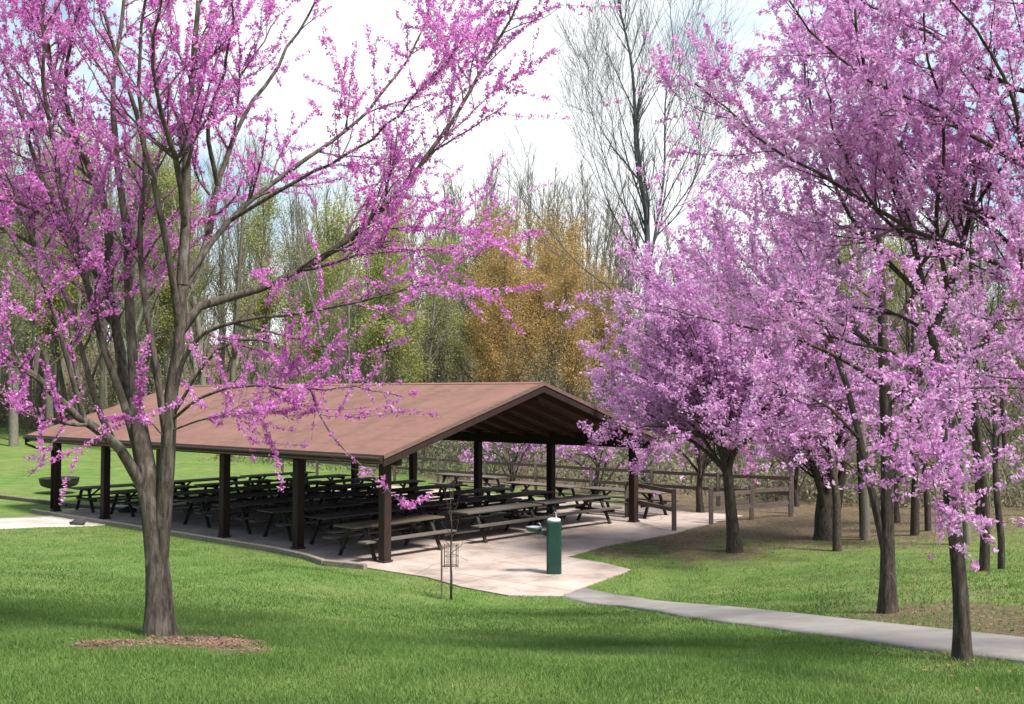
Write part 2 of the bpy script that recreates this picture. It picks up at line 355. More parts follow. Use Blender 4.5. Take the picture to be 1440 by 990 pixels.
# ------------------------------------------------------------------ grass blades
def in_any(X, Y, grow=0.0):
    return (poly_sd(X, Y, slab_poly) < grow) | (poly_sd(X, Y, [p for p in path_poly]) < grow) | (poly_sd(X, Y, [p for p in wp]) < grow)
def blades(n, d0, d1, pw, h0, h1, w, name_arrays):
    D = d0+(d1-d0)*RNG.random(n)**pw; X = (RNG.random(n)*2-1)*D*.62
    s = soil(X, D); keep = ~in_any(X, D, -.06*RNG.random(n)) & (RNG.random(n) > np.clip(s*1.25-.15, 0, .97))
    X, D = X[keep], D[keep]; n = len(X); z = gz(X, D)-.004
    a = RNG.random(n)*2*np.pi; h = (h0+(h1-h0)*RNG.random(n)**1.5); wd = w*(.6+.8*RNG.random(n))
    clump = .65+.7*(np.sin(X*3.1+D*1.3)*np.sin(D*2.7-X*1.7)*.5+.5); h = h*clump
    dx, dy = np.cos(a)*wd/2, np.sin(a)*wd/2; lean = RNG.normal(0, .45, (n,2))*h[:,None]
    b = np.stack([X,D,z], -1); v0 = b+np.stack([dx,dy,0*dx], -1); v1 = b-np.stack([dx,dy,0*dx], -1)
    v2 = b+np.stack([lean[:,0], lean[:,1], h], -1); name_arrays.append(np.stack([v0,v1,v2], 1).reshape(-1, 3))
ga = []
blades(430000, 5.2, 13, 1.0, .018, .052, .007, ga)
blades(230000, 11, 32, 1.3, .025, .06, .014, ga)
gv = np.concatenate(ga); go2 = mesh_np('grass', gv, np.arange(len(gv)).reshape(-1,3), M['grass'])
tag(go2, 'short green lawn grass in front of the shelter', 'grass', kind='stuff')
# fallen leaves on the bare patches
n = 26000; D = 6+34*RNG.random(n)**.8; X = (RNG.random(n)*2-1)*D*.56; s = soil(X, D); k = (RNG.random(n) < s*.7) & ~in_any(X, D, .03) ; X, D = X[k], D[k]
n = len(X); a = RNG.random(n)*6.28; sz = .012+.02*RNG.random(n); c = np.stack([X, D, gz(X, D)+.018], -1)
e1 = np.stack([np.cos(a), np.sin(a), RNG.normal(0,.3,n)], -1)*sz[:,None]; e2 = np.stack([-np.sin(a), np.cos(a), RNG.normal(0,.3,n)], -1)*sz[:,None]*.6
lv = np.stack([c-e1, c-e2, c+e1, c+e2], 1).reshape(-1,3)
tag(mesh_np('leaf_litter', lv, np.arange(len(lv)).reshape(-1,4), M['litter']), 'brown fallen leaves scattered over bare soil under the trees', 'leaf litter', kind='stuff')
M['mulch'] = petal_mat('bark_mulch', [(.05,(.12,.065,.048)),(.5,(.23,.125,.095)),(.95,(.36,.23,.18))], .05)
cc = []
for x, y, rr, k in [(160,906,.30,750),(292,903,.46,2100),(335,914,.28,240)]:
    c0 = G(x, y); a = RNG.random(k)*6.28; q = rr*1.05*np.sqrt(RNG.random(k)); X = c0[0]+np.cos(a)*q; Y = c0[1]+np.sin(a)*q*.8
    k_ = np.sin(X*7+2)*np.sin(Y*6+1)+RNG.normal(0,.4,len(X)) > -.45; X, Y = X[k_], Y[k_]; cc.append(np.stack([X, Y, gz(X, Y)+.006+.012*RNG.random(len(X))], -1))
cc = np.concatenate(cc); n = len(cc); a = RNG.random(n)*6.28; sz = (.007+.012*RNG.random(n))[:,None]
e1 = np.stack([np.cos(a), np.sin(a), RNG.normal(0,.3,n)], -1)*sz; e2 = np.stack([-np.sin(a), np.cos(a), RNG.normal(0,.3,n)], -1)*sz*.4
mv = np.stack([cc-e1, cc-e2, cc+e1, cc+e2], 1).reshape(-1,3)
tag(mesh_np('mulch', mv, np.arange(len(mv)).reshape(-1,4), M['mulch']), 'reddish wood mulch strewn round the foot of the large redbud', 'mulch', kind='stuff')
# ------------------------------------------------------------------ picnic shelter
HE, HR, OE, OG, OGF = 2.45, 4.06, .55, .57, .85
LEN = 5*BAY; sh = empty('picnic_shelter', O, TH)
tag(sh, 'open picnic shelter with a red-brown shingled gable roof on dark posts', 'shelter')
x0, xr, x1 = -OE, WID/2, WID+.28; y0, y1 = -OG, LEN+OGF; SL = (HR-HE)/(xr-x0)
def rz(x): return HR-SL*abs(x-xr)
m = MB(); T = .05
for sx0, sx1 in ((x0-.04, xr), (xr, x1+.04)):
    a0, a1 = rz(sx0), rz(sx1)
    m.add([(sx0,y0,a0-T),(sx1,y0,a1-T),(sx1,y1,a1-T),(sx0,y1,a0-T),(sx0,y0,a0),(sx1,y0,a1),(sx1,y1,a1),(sx0,y1,a0)],
          [(3,2,1,0),(4,5,6,7),(0,1,5,4),(1,2,6,5),(2,3,7,6),(3,0,4,7)])
roof = m.build('roof', M['shingle'], sh)
m = MB()
for s in (-1, 1):
    m.add([(xr, y0, HR+.012),(xr+s*.16, y0, HR-SL*.16+.014),(xr+s*.16, y1, HR-SL*.16+.014),(xr, y1, HR+.012)], [(0,1,2,3) if s > 0 else (3,2,1,0)])
m.build('ridge_cap', M['shingle'], roof)
m = MB()
for s in (-1, 1):
    xa, xb = (x0, xr) if s < 0 else (xr, x1)
    a0, a1 = rz(xa)-T-.003, rz(xb)-T-.003
    m.add([(xa,y0+.04,a0-.025),(xb,y0+.04,a1-.025),(xb,y1-.04,a1-.025),(xa,y1-.04,a0-.025),(xa,y0+.04,a0),(xb,y0+.04,a1),(xb,y1-.04,a1),(xa,y1-.04,a0)],
          [(3,2,1,0),(4,5,6,7),(0,1,5,4),(1,2,6,5),(2,3,7,6),(3,0,4,7)])
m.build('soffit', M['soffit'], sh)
for ye, sy in ((y0, -1), (y1, 1)):                                   # bargeboards
    for xa, xb in ((x0-.05, xr), (xr, x1+.05)):
        m = MB(); za, zb = rz(xa)-.012, rz(xb)-.012; yy = ye+sy*.02
        m.add([(xa,yy-.02,za-.24),(xb,yy-.02,zb-.24),(xb,yy+.02,zb-.24),(xa,yy+.02,za-.24),(xa,yy-.02,za),(xb,yy-.02,zb),(xb,yy+.02,zb),(xa,yy+.02,za)],
              [(3,2,1,0),(4,5,6,7),(0,1,5,4),(1,2,6,5),(2,3,7,6),(3,0,4,7)])
        m.build('bargeboard', M['brown'], sh)
        m = MB(); yy = ye+sy*.052
        m.add([(xa,yy-.01,za-.07),(xb,yy-.01,zb-.07),(xb,yy+.01,zb-.07),(xa,yy+.01,za-.07),(xa,yy-.01,za+.02),(xb,yy-.01,zb+.02),(xb,yy+.01,zb+.02),(xa,yy+.01,za+.02)],
              [(3,2,1,0),(4,5,6,7),(0,1,5,4),(1,2,6,5),(2,3,7,6),(3,0,4,7)])
        m.build('rake_trim', M['fascia'], sh)
for xx, s in ((x0, -1), (x1, 1)):
    m = MB(); m.box(xx-.06 if s < 0 else xx+.042, xx-.042 if s < 0 else xx+.06, y0, y1, HE-.20, HE-.025); m.build('fascia', M['fascia'], sh)
    m = MB(); g = xx+s*.11; m.tube([(g, y0, HE-.10), (g, (y0+y1)/2, HE-.105), (g, y1, HE-.11)], .05, 8); m.build('gutter', M['brown'], sh, True)
m = MB(); m.tube([(x0-.11, y1-.1, HE-.14), (x0-.11, y1-.1, HE-.3), (x0+.1, y1-.35, HE-.42), (-.13, LEN+.1, HE-.5), (-.15, LEN, HE-.62), (-.15, LEN, .1)], .04, 8); m.build('downspout', M['brown'], sh, True)
for xx in (0, WID):
    zb = rz(xx)-T-.03
    m = MB(); m.box(xx-.07, xx+.07, y0+.1, y1-.1, zb-.36, zb-.05); m.build('eave_beam', M['brown'], sh)
    for i in range(6):
        y = i*BAY; m = MB(); m.box(xx-.105, xx+.105, y-.105, y+.105, -.01, zb-.362); p = m.build('post', M['brown'], sh, bevel=.012)
        m = MB(); m.box(xx-.13, xx+.13, y-.13, y+.13, -.005, .05); m.build('post_base', M['iron'], p)
m = MB(); m.box(xr-.08, xr+.08, y0+.1, y1-.1, HR-T-.42, HR-T-.09); m.build('ridge_beam', M['brown'], sh)
ys = np.linspace(0, LEN, 16)
for y in ys:
    for xa, xb in ((x0+.06, xr-.085), (xr+.085, x1-.06)):
        m = MB(); za, zb = rz(xa)-T-.032, rz(xb)-T-.032
        m.add([(xa,y-.03,za-.15),(xb,y-.03,zb-.15),(xb,y+.03,zb-.15),(xa,y+.03,za-.15),(xa,y-.03,za),(xb,y-.03,zb),(xb,y+.03,zb),(xa,y+.03,za)],
              [(3,2,1,0),(4,5,6,7),(0,1,5,4),(1,2,6,5),(2,3,7,6),(3,0,4,7)])
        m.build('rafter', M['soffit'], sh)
# ------------------------------------------------------------------ picnic tables
TL = 2.9
def make_table():
    t = empty('picnic_table', (0,0,0))
    m = MB()
    for k in range(5): y = -.36+k*.149; m.box(-TL/2, TL/2, y, y+.14, .72, .76)
    m.build('tabletop', M['tablewood'], t, bevel=.005)
    for s in (-1, 1):
        m = MB()
        for k in range(2): y = s*.62-.14+k*.147; m.box(-TL/2, TL/2, y, y+.135, .42, .46)
        m.build('seat', M['tablewood'], t, bevel=.005)
    for sx in (-1, 1):
        x = sx*(TL/2-.4)
        for s in (-1, 1):
            m = MB(); m.bar((x, s*.24, .715), (x, s*.62, .0), .045, .09, (1,0,0)); m.build('leg', M['tabledark'], t)
        m = MB(); m.box(x+.025, x+.065, -.74, .74, .33, .418); m.box(x+.025, x+.065, -.34, .34, .64, .718); m.build('crossbar', M['tabledark'], t)
        m = MB(); m.bar((x-sx*.03, 0, .36), (x-sx*.5, 0, .71), .04, .07, (0,1,0)); m.build('brace', M['tabledark'], t)
    return t
proto = make_table(); first = [True]
def place_table(b, a, rot, label, group=None, p3=None, rz_=None):
    t = proto if first[0] else copy_tree(proto); first[0] = False
    q = L(b, a) if p3 is None else p3
    t.location = tuple(q); t.rotation_euler = (0, 0, TH+rot if rz_ is None else rz_); tag(t, label, 'picnic table', group)
    return t
GT = 'picnic tables in rows under the shelter roof'
place_table(1.05, .93, 0, 'weathered grey picnic table at the near corner post, closest to the green lawn', GT)
for r in range(8):
    for c, b in enumerate((1.8, 4.95, 8.1)):
        a = (.93 if c else 1.0)+(r+(0 if c else 1))*1.98
        if a > 15: continue
        if r == 0 and c == 0: lab = 'picnic table in the shade directly behind the near corner table'
        elif r == 0 and c == 1: lab = 'shaded picnic table in the middle of the row nearest the open gable end'
        elif r == 0 and c == 2: lab = 'picnic table under the roof edge beside the back post behind the drinking fountain'
        else: lab = 'picnic table with wooden top standing in the dark shade under the shelter roof'
        place_table(b+random.uniform(-.16,.13), a+random.uniform(-.16,.16), random.uniform(-.07,.07), lab, GT)
place_table(11.3, 1.3, math.pi/2+.03, 'sunlit picnic table outside the roof between the right corner post and the short railing', GT)
place_table(11.2, 4.6, math.pi/2-.04, 'sunlit picnic table behind the shelter, seen through the opening left of the fountain post', GT)
place_table(12.4, 9.0, math.pi/2+.02, 'bright topped picnic table farthest back near the rail fence behind the shelter', GT)
# ------------------------------------------------------------------ rail fences and curbs
def rail_fence(pts, zs, h, label, group=None, w=.10, rh=.11):
    f = empty('rail_fence', (pts[0][0], pts[0][1], gz(pts[0][0], pts[0][1]))); o0 = np.array(f.location)
    Q = [np.array([p[0], p[1], float(gz(p[0], p[1]))])-o0 for p in pts]
    for q in Q:
        m = MB(); m.box(q[0]-w/2-.01, q[0]+w/2+.01, q[1]-w/2-.01, q[1]+w/2+.01, q[2]-.1, q[2]+h); m.build('post', M['rail'], f, bevel=.01)
    for a, b in zip(Q[:-1], Q[1:]):
        d = (b-a)/np.linalg.norm(b-a)
        for z in zs:
            m = MB(); j = random.uniform(-.012, .012); m.bar(a+d*.06+(0,0,z+j), b-d*.06+(0,0,z-j), .045, rh); m.build('rail', M['rail'], f)
    tag(f, label, 'fence', group)
rail_fence([L(14.7, -2.6+i*2.6) for i in range(11)], (1.08, .62), 1.2, 'long brown rail fence running behind the picnic shelter')
g = G(948, 749); rail_fence([g, L(10.75, .9)], (1.12, .62), 1.2, 'short dark railing at the right corner of the concrete, beside the sunlit table')
rail_fence([G(1000,737), G(1057,731), G(1112,726)], (.85, .42), 1.05, 'split rail fence on bare soil right of the slim redbud trunk behind the path')
cp = [L(-.62,15.9), L(-.62,12.4), L(-.62,9.2), L(-.62,6.0), L(-.62,3.4), L(-.8,1.8), L(-1.1,.75), L(-.86,-.35)]
lab = ['farthest curb timber at the far end of the shelter floor', 'curb timber beside the walkway end, second from the far end', 'curb timber just right of the big redbud trunk', 'straight curb timber below the middle post of the shelter front',
       'straight pale curb timber where the floor edge starts to bend', 'short bent curb timber at the curve of the floor edge', 'curb timber nearest the corner table at the lawn edge']
for i in range(7):
    a, b = cp[i], cp[i+1]; d = (b-a)/np.linalg.norm(b-a); m = MB(); o0 = np.array([a[0], a[1], 0]); t = empty('curb_timber', o0)
    m.bar(a-o0+d*.01+(0,0,.03), b-o0-d*.01+(0,0,.03), .14, .15); m.build('timber', M['curb'], t, bevel=.015)
    tag(t, lab[i], 'curb', 'timbers edging the shelter floor')
for i, (a, b) in enumerate([((-120,692),(0,701)), ((0,701),(96,713)), ((96,713),(190,722))]):
    a, b = G(*a), G(*b); d = (b-a)/np.linalg.norm(b-a); m = MB(); t = empty('landscape_timber', a)
    m.bar(d*.02+(0,0,.05), b-a-d*.02+(0,0,.05), .16, .16); m.build('timber', M['rail'], t, bevel=.015)
    tag(t, ['dark landscape timber on the grass at the left edge of the picture', 'dark landscape timber on the grass left of the farthest shelter post', 'dark landscape timber running up to the shelter beside the pale walkway'][i], 'timber', 'dark timbers edging the grass at left')
# ------------------------------------------------------------------ drinking fountain
g = PZ(779, 806); f = empty('drinking_fountain', g, .0); tag(f, 'dark green pedestal drinking fountain with a steel bowl on the pale patio', 'fountain')
m = MB(); H = 1.08; a = .155
prof = [(-a+.04,-a),(a-.04,-a),(a,-a+.04),(a,a-.04),(a-.04,a),(-a+.04,a),(-a,a-.04),(-a,-a+.04)]
m.add([(x,y,0.0) for x,y in prof]+[(x,y,H) for x,y in prof], [tuple(range(7,-1,-1)), tuple(range(8,16))]+[(i,(i+1)%8,8+(i+1)%8,8+i) for i in range(8)]); m.build('pedestal', M['green'], f, bevel=.01)
m = MB(); m.box(-.13,.13,-.158,-.156,.2,.55); m.build('access_panel', M['green'], f)
m = MB(); m.lathe([(.0,H-.0),(.14,H),(.14,H+.05),(.10,H+.07),(.0,H+.07)], 20); cap = m.build('top_basin', M['white'], f, True)
m = MB(); m.tube([(.05,0,H+.06),(.05,0,H+.17),(.02,0,H+.2),(-.02,0,H+.18)], .013, 8); m.build('bubbler', M['steel'], cap, True)
m = MB(); m.bar((-.15,0,.82), (-.34,0,.87), .09, .09); m.build('arm', M['green'], f, bevel=.01)
m = MB(); m.lathe([(.05,.86),(.14,.88),(.185,.93),(.19,.96),(.17,.965),(.12,.93),(0,.915)], 24, (-.42,0,0)); bw = m.build('bowl', M['green'], f, True)
m = MB(); m.lathe([(.165,.968),(.12,.935),(.0,.92)], 24, (-.42,0,.002)); m.lathe([(.165,.968),(.186,.968)], 24, (-.42,0,.002)); m.build('bowl_lining', M['steel'], bw, True)
m = MB(); m.tube([(-.28,0,.93),(-.28,0,1.02),(-.32,0,1.05),(-.36,0,1.03)], .012, 8); m.build('bubbler', M['steel'], f, True)
# ------------------------------------------------------------------ guarded sapling by the patio
g = G(632, 843); yt = empty('young_tree', g); tag(yt, 'leafless young tree in a small wire guard at the lawn edge before the patio', 'young tree')
m = MB(); m.tube([(0.03,0,-.05),(.035,0,.4),(.02,0,.8),(.04,.01,1.3),(.02,0,1.7),(.0,0,2.1)], [.024,.022,.018,.013,.008,.003], 8)
m.build('trunk', M['bark_dark'], yt, True)
m = MB()
for k in range(13):
    z = .85+k*.09; an = k*2.4; l = .38-.02*k; m.tube([(.03,0,z),(.03+math.cos(an)*l*.5,math.sin(an)*l*.5,z+.14),(.03+math.cos(an)*l*.7,math.sin(an)*l*.7,z+.36)], [.007,.005,.002], 5)
m.build('branches', M['bark_dark'], yt)
m = MB(); m.box(-.16,-.13,-.015,.015,-.1,1.0); m.build('stake', M['rail'], yt)
m = MB()
for z in (.62,.80,.98): m.tube([(.03+.13*math.cos(t), .13*math.sin(t), z) for t in np.linspace(0, 6.28, 19)], .006, 5, False)
for t in np.linspace(0, 5.5, 9): m.tube([(.03+.13*math.cos(t), .13*math.sin(t), .58), (.03+.13*math.cos(t), .13*math.sin(t), 1.02)], .006, 5)
m.box(-.145,.15,-.008,.008,.6,.62); m.build('wire_guard', M['wire'], yt)
# ------------------------------------------------------------------ fire ring, stone
g = G(83, 694); fr = empty('charcoal_grill', g); tag(fr, 'wide round black grill standing on the grass behind the farthest shelter post', 'grill')
m = MB(); m.lathe([(0,.20),(.40,.22),(.62,.30),(.68,.42),(.70,.56),(.72,.58),(.68,.59),(.665,.56),(.62,.34),(0,.26)], 36); m.build('bowl', M['iron'], fr, True)
m = MB(); m.tube([(0,0,-.1),(0,0,.22)], .07, 12); m.build('pedestal', M['iron'], fr, True)
m = MB()
for k in range(-4, 5): y = k*.13; l = math.sqrt(.66**2-y*y); m.tube([(-l,y,.56),(l,y,.56)], .01, 5)
m.build('grate', M['iron'], fr)
def rock(p, s, lab):
    v, f = [], []; n1, n2 = 7, 12
    for i in range(n1+1):
        for j in range(n2):
            a, b = math.pi*i/n1, 2*math.pi*j/n2; r = s*(1+.18*math.sin(3*b+i)+.12*math.cos(5*a+j*1.7)); v.append((r*math.sin(a)*math.cos(b)*1.3, r*math.sin(a)*math.sin(b), r*math.cos(a)*.8+s*.4))
    for i in range(n1):
        for j in range(n2): f.append((i*n2+j, i*n2+(j+1)%n2, (i+1)*n2+(j+1)%n2, (i+1)*n2+j))
    m = MB(); m.add(v, f); o = m.build('rock', M['stone'], None, True); o.location = tuple(p); tag(o, lab, 'rock')
rock(G(110, 739), .16, 'small dark rock on the pale walkway at the left')
rock(G(180, 724)+np.array([0,0,.02]), .2, 'dark rock beside the second farthest front post of the shelter')
# ------------------------------------------------------------------ tree engine (all levels vectorised)
def unit(v): return v/(np.linalg.norm(v, axis=-1, keepdims=True)+1e-12)
def tubes(P3, R, sides):
    B, K, _ = P3.shape; T = unit(np.gradient(P3, axis=1)); mean = unit(P3[:,-1]-P3[:,0])
    ref = np.where(np.abs(mean[:,2:3]) > .7, np.array([[1.,0,0]]), np.array([[0,0,1.]]))[:,None,:]
    A = unit(np.cross(T, np.broadcast_to(ref, T.shape))); C = np.cross(T, A); th = np.arange(sides)*2*np.pi/sides
    v = P3[:,:,None]+R[:,:,None,None]*(np.cos(th)[None,None,:,None]*A[:,:,None]+np.sin(th)[None,None,:,None]*C[:,:,None])
    ix = np.arange(B*K*sides).reshape(B, K, sides); nx_ = np.roll(ix, -1, 2)
    f = np.stack([ix[:,:-1], nx_[:,:-1], nx_[:,1:], ix[:,1:]], -1).reshape(-1, 4)
    return v.reshape(-1, 3), f
def join(parts):
    vs, fs, n = [], [], 0
    for v, f in parts: vs.append(v); fs.append(f+n); n += len(v)
    return np.concatenate(vs), np.concatenate(fs)
def grow(S0, D0, Ln, K, wig, trop, rng):
    B = len(S0); P3 = np.empty((B, K, 3)); P3[:,0] = S0; d = unit(D0); st = (Ln/(K-1))[:,None]
    for k in range(1, K):
        P3[:,k] = P3[:,k-1]+d*st; d = unit(d+rng.normal(0, wig, (B,3))+np.array(trop)[None])
    return P3
def sample(P3, R, idx, t):
    K = P3.shape[1]; u = t*(K-1); i = np.minimum(u.astype(int), K-2); w = (u-i)[:,None]
    a, b = P3[idx,i], P3[idx,i+1]; return a*(1-w)+b*w, unit(b-a), R[idx,i]*(1-w[:,0])+R[idx,i+1]*w[:,0]
def lens(P3): return np.linalg.norm(np.diff(P3, axis=1), axis=2).sum(1)
def spawn(P3, R, per_m, t0, ang, lfun, K, wig, trop, rng, rscale=.55, rmin=.0015, up=0.0, wts=None, lw=None):
    Ln = lens(P3); n = rng.poisson(np.clip(Ln*(1-t0)*per_m*(1 if wts is None else wts), 0, 400)); idx = np.repeat(np.arange(len(P3)), n)
    if len(idx) == 0: return None
    t = t0+(1-t0)*rng.random(len(idx)); p, T, r = sample(P3, R, idx, t)
    q = rng.normal(0, 1, (len(idx),3)); q = unit(q-(q*T).sum(1, keepdims=True)*T); a = rng.uniform(ang[0], ang[1], len(idx))[:,None]
    d = T*np.cos(a)+q*np.sin(a); d[:,2] += up; ln = lfun(Ln[idx], t, rng)*(1 if lw is None else lw[idx]); C = grow(p, d, ln, K, wig, trop, rng)
    r0 = np.maximum(r*rscale, rmin); RR = r0[:,None]*np.linspace(1, .25, K)[None]; return C, np.maximum(RR, rmin*.6)
def resample(pts, K):
    pts = np.array(pts, float); n = len(pts); d = np.concatenate([[0], np.cumsum(np.linalg.norm(np.diff(pts, axis=0), axis=1))])
    ex = np.vstack([2*pts[0]-pts[1], pts, 2*pts[-1]-pts[-2]]); out = []
    for s in np.linspace(0, d[-1], K):
        i = min(int(np.searchsorted(d, s, 'right'))-1, n-2); u = (s-d[i])/(d[i+1]-d[i]); p0, p1, p2, p3 = ex[i:i+4]
        out.append(.5*((2*p1)+(-p0+p2)*u+(2*p0-5*p1+4*p2-p3)*u*u+(-p0+3*p1-3*p2+p3)*u**3))
    return np.array(out)
def petals(C, m, spread, size, rng, flat=.0, up=None):
    n = len(C)*m; c = np.repeat(C, m, 0)+rng.normal(0, spread, (n,3)); a = unit(rng.normal(0, 1, (n,3))); b = rng.normal(0, 1, (n,3))
    if flat: a[:,2] *= 1-flat; b[:,2] *= 1-flat; a = unit(a)
    b = unit(b-(b*a).sum(1, keepdims=True)*a); s = (size*(.6+.8*rng.random(n)))[:,None]
    return np.stack([c-a*s, c-b*s*.55, c+a*s, c+b*s*.55], 1).reshape(-1, 3)
def limbs_from(lst, K=18):
    P3 = np.array([resample([P(*q[:3]) for q in l[0]], K) for l in lst]); R = []
    for l in lst: R.append(np.linspace(l[1]**.8, l[2]**.8, K)**1.25)
    return P3, np.array(R)
def trunk_mesh(pts, rads, K=22, sides=16, seed=1):
    c = resample(pts, K); d = np.linspace(0, 1, len(rads)); R = np.interp(np.linspace(0, 1, K), d, rads)
    v, f = tubes(c[None], R[None], sides); v = v.reshape(K, sides, 3); rg = np.random.default_rng(seed)
    ph = rg.random(4)*6.28; th = np.arange(sides)*2*np.pi/sides
    for k in range(K):
        w = 1+.07*np.sin(3*th+ph[0]+k*.15)+.05*np.sin(5*th+ph[1]-k*.1)+(.28*np.exp(-k*.5))*np.abs(np.sin(2.5*th+ph[2])); v[k] = c[k]+(v[k]-c[k])*w[:,None]
    return v.reshape(-1,3), f
def finish(name, base, wood, bloomv, bark, bloom, label, cat='tree', group=None, twigs=None):
    e = empty(name, base); o0 = np.array(base, float)
    v, f = join(wood); mesh_np('trunk', v-o0, f, bark, e, smooth=True)
    if twigs: v, f = join(twigs); mesh_np('branches', v-o0, f, bark, e, smooth=True)
    if bloomv is not None and len(bloomv): mesh_np('crown', bloomv-o0, np.arange(len(bloomv)).reshape(-1,4), bloom, e)
    tag(e, label, cat, group); return e
def redbud(base, trunks, limbs, seed, label, bark, bloom, sec=3.2, ter=6.5, cl=16, m=6, spread=.016, size=.013, t0=.22, seclen=(.5,1.5), terlen=(.12,.5), up=.25, group=None, hang=None, limbbloom=5.0, bare=.18):
    rng = np.random.default_rng(seed); P1, R1 = limbs_from(limbs)
    cand = [np.concatenate([resample([P(*q) for q in t[0]], 30) for t in trunks])]
    for i in range(len(P1)):
        cc_ = np.concatenate(cand); w_ = np.array([1, .35, 1.])
        j = int(np.argmin((((cc_-P1[i,0])*w_)**2).sum(1))); off = cc_[j]-P1[i,0]
        P1[i] += off[None]*np.clip(1-np.linspace(0, 1, P1.shape[1])/.6, 0, 1)[:,None]
        P1[i,0] = cc_[j]; q = P1[i]; cand.append(np.concatenate([q[2:], (q[2:-1]+q[3:])/2]))
    P1 = P1 + rng.normal(0, .012, P1.shape)*np.linspace(0,1,P1.shape[1])[None,:,None]
    wood = [trunk_mesh([P(*q) for q in t[0]], t[1], seed=seed+i) for i, t in enumerate(trunks)]+[tubes(P1, R1, 9)]
    wt = np.array([l[3] if len(l) > 3 else 1.0 for l in limbs])
    s2 = spawn(P1, R1, sec, t0, (.45,1.1), lambda L_, t, r: (seclen[0]+(seclen[1]-seclen[0])*r.random(len(t)))*(1.15-.6*t), 9, .10, (0,0,.05), rng, .5, .003, up, wt, np.clip(R1[:,0]/.03, .42, 1))
    P2, R2 = s2
    s2b = spawn(P2, R2, 1.6, .25, (.4,.95), lambda L_, t, r: .3+.6*r.random(len(t)), 7, .12, (0,0,.04), rng, .6, .0025, .15)
    P2b, R2b = s2b
    P3, R3 = spawn(P2, R2, ter, .12, (.4,1.1), lambda L_, t, r: terlen[0]+(terlen[1]-terlen[0])*r.random(len(t)), 5, .12, (0,0,.03), rng, .6, .0018, .15)
    P3b, R3b = spawn(P2b, R2b, ter, .1, (.4,1.1), lambda L_, t, r: terlen[0]+(terlen[1]-terlen[0])*.8*r.random(len(t)), 5, .12, (0,0,.03), rng, .6, .0018, .15)
    P3 = np.concatenate([P3, P3b]); R3 = np.concatenate([R3, R3b])
    twigs = [tubes(P2, R2, 6), tubes(P2b, R2b, 5), tubes(P3, R3, 3)]
    cs = []
    def along(PP, RR, per, t0_=0.0, thin=False):
        Ln = lens(PP)*(np.clip(.02/RR[:,0], .5, 3.5)*wt**1.5 if thin else 1); act = (rng.random(len(PP)) > bare)*(.5+rng.random(len(PP))); n = rng.poisson(Ln*per*act); idx = np.repeat(np.arange(len(PP)), n)
        t = t0_+(1-t0_)*rng.random(len(idx)); p, T, r = sample(PP, RR, idx, t); cs.append(p)
    along(P3, R3, cl); along(P2, R2, cl*.8, .15); along(P2b, R2b, cl*.9, .1); along(P1, R1, limbbloom, .35, True)
    C = np.concatenate(cs)
    bl = petals(C, m, spread, size, rng)
    if hang is not None: bl = np.concatenate([bl, hang(rng)])
    return finish('redbud_tree', base, wood, bl, bark, bloom, label, 'tree', group, twigs)
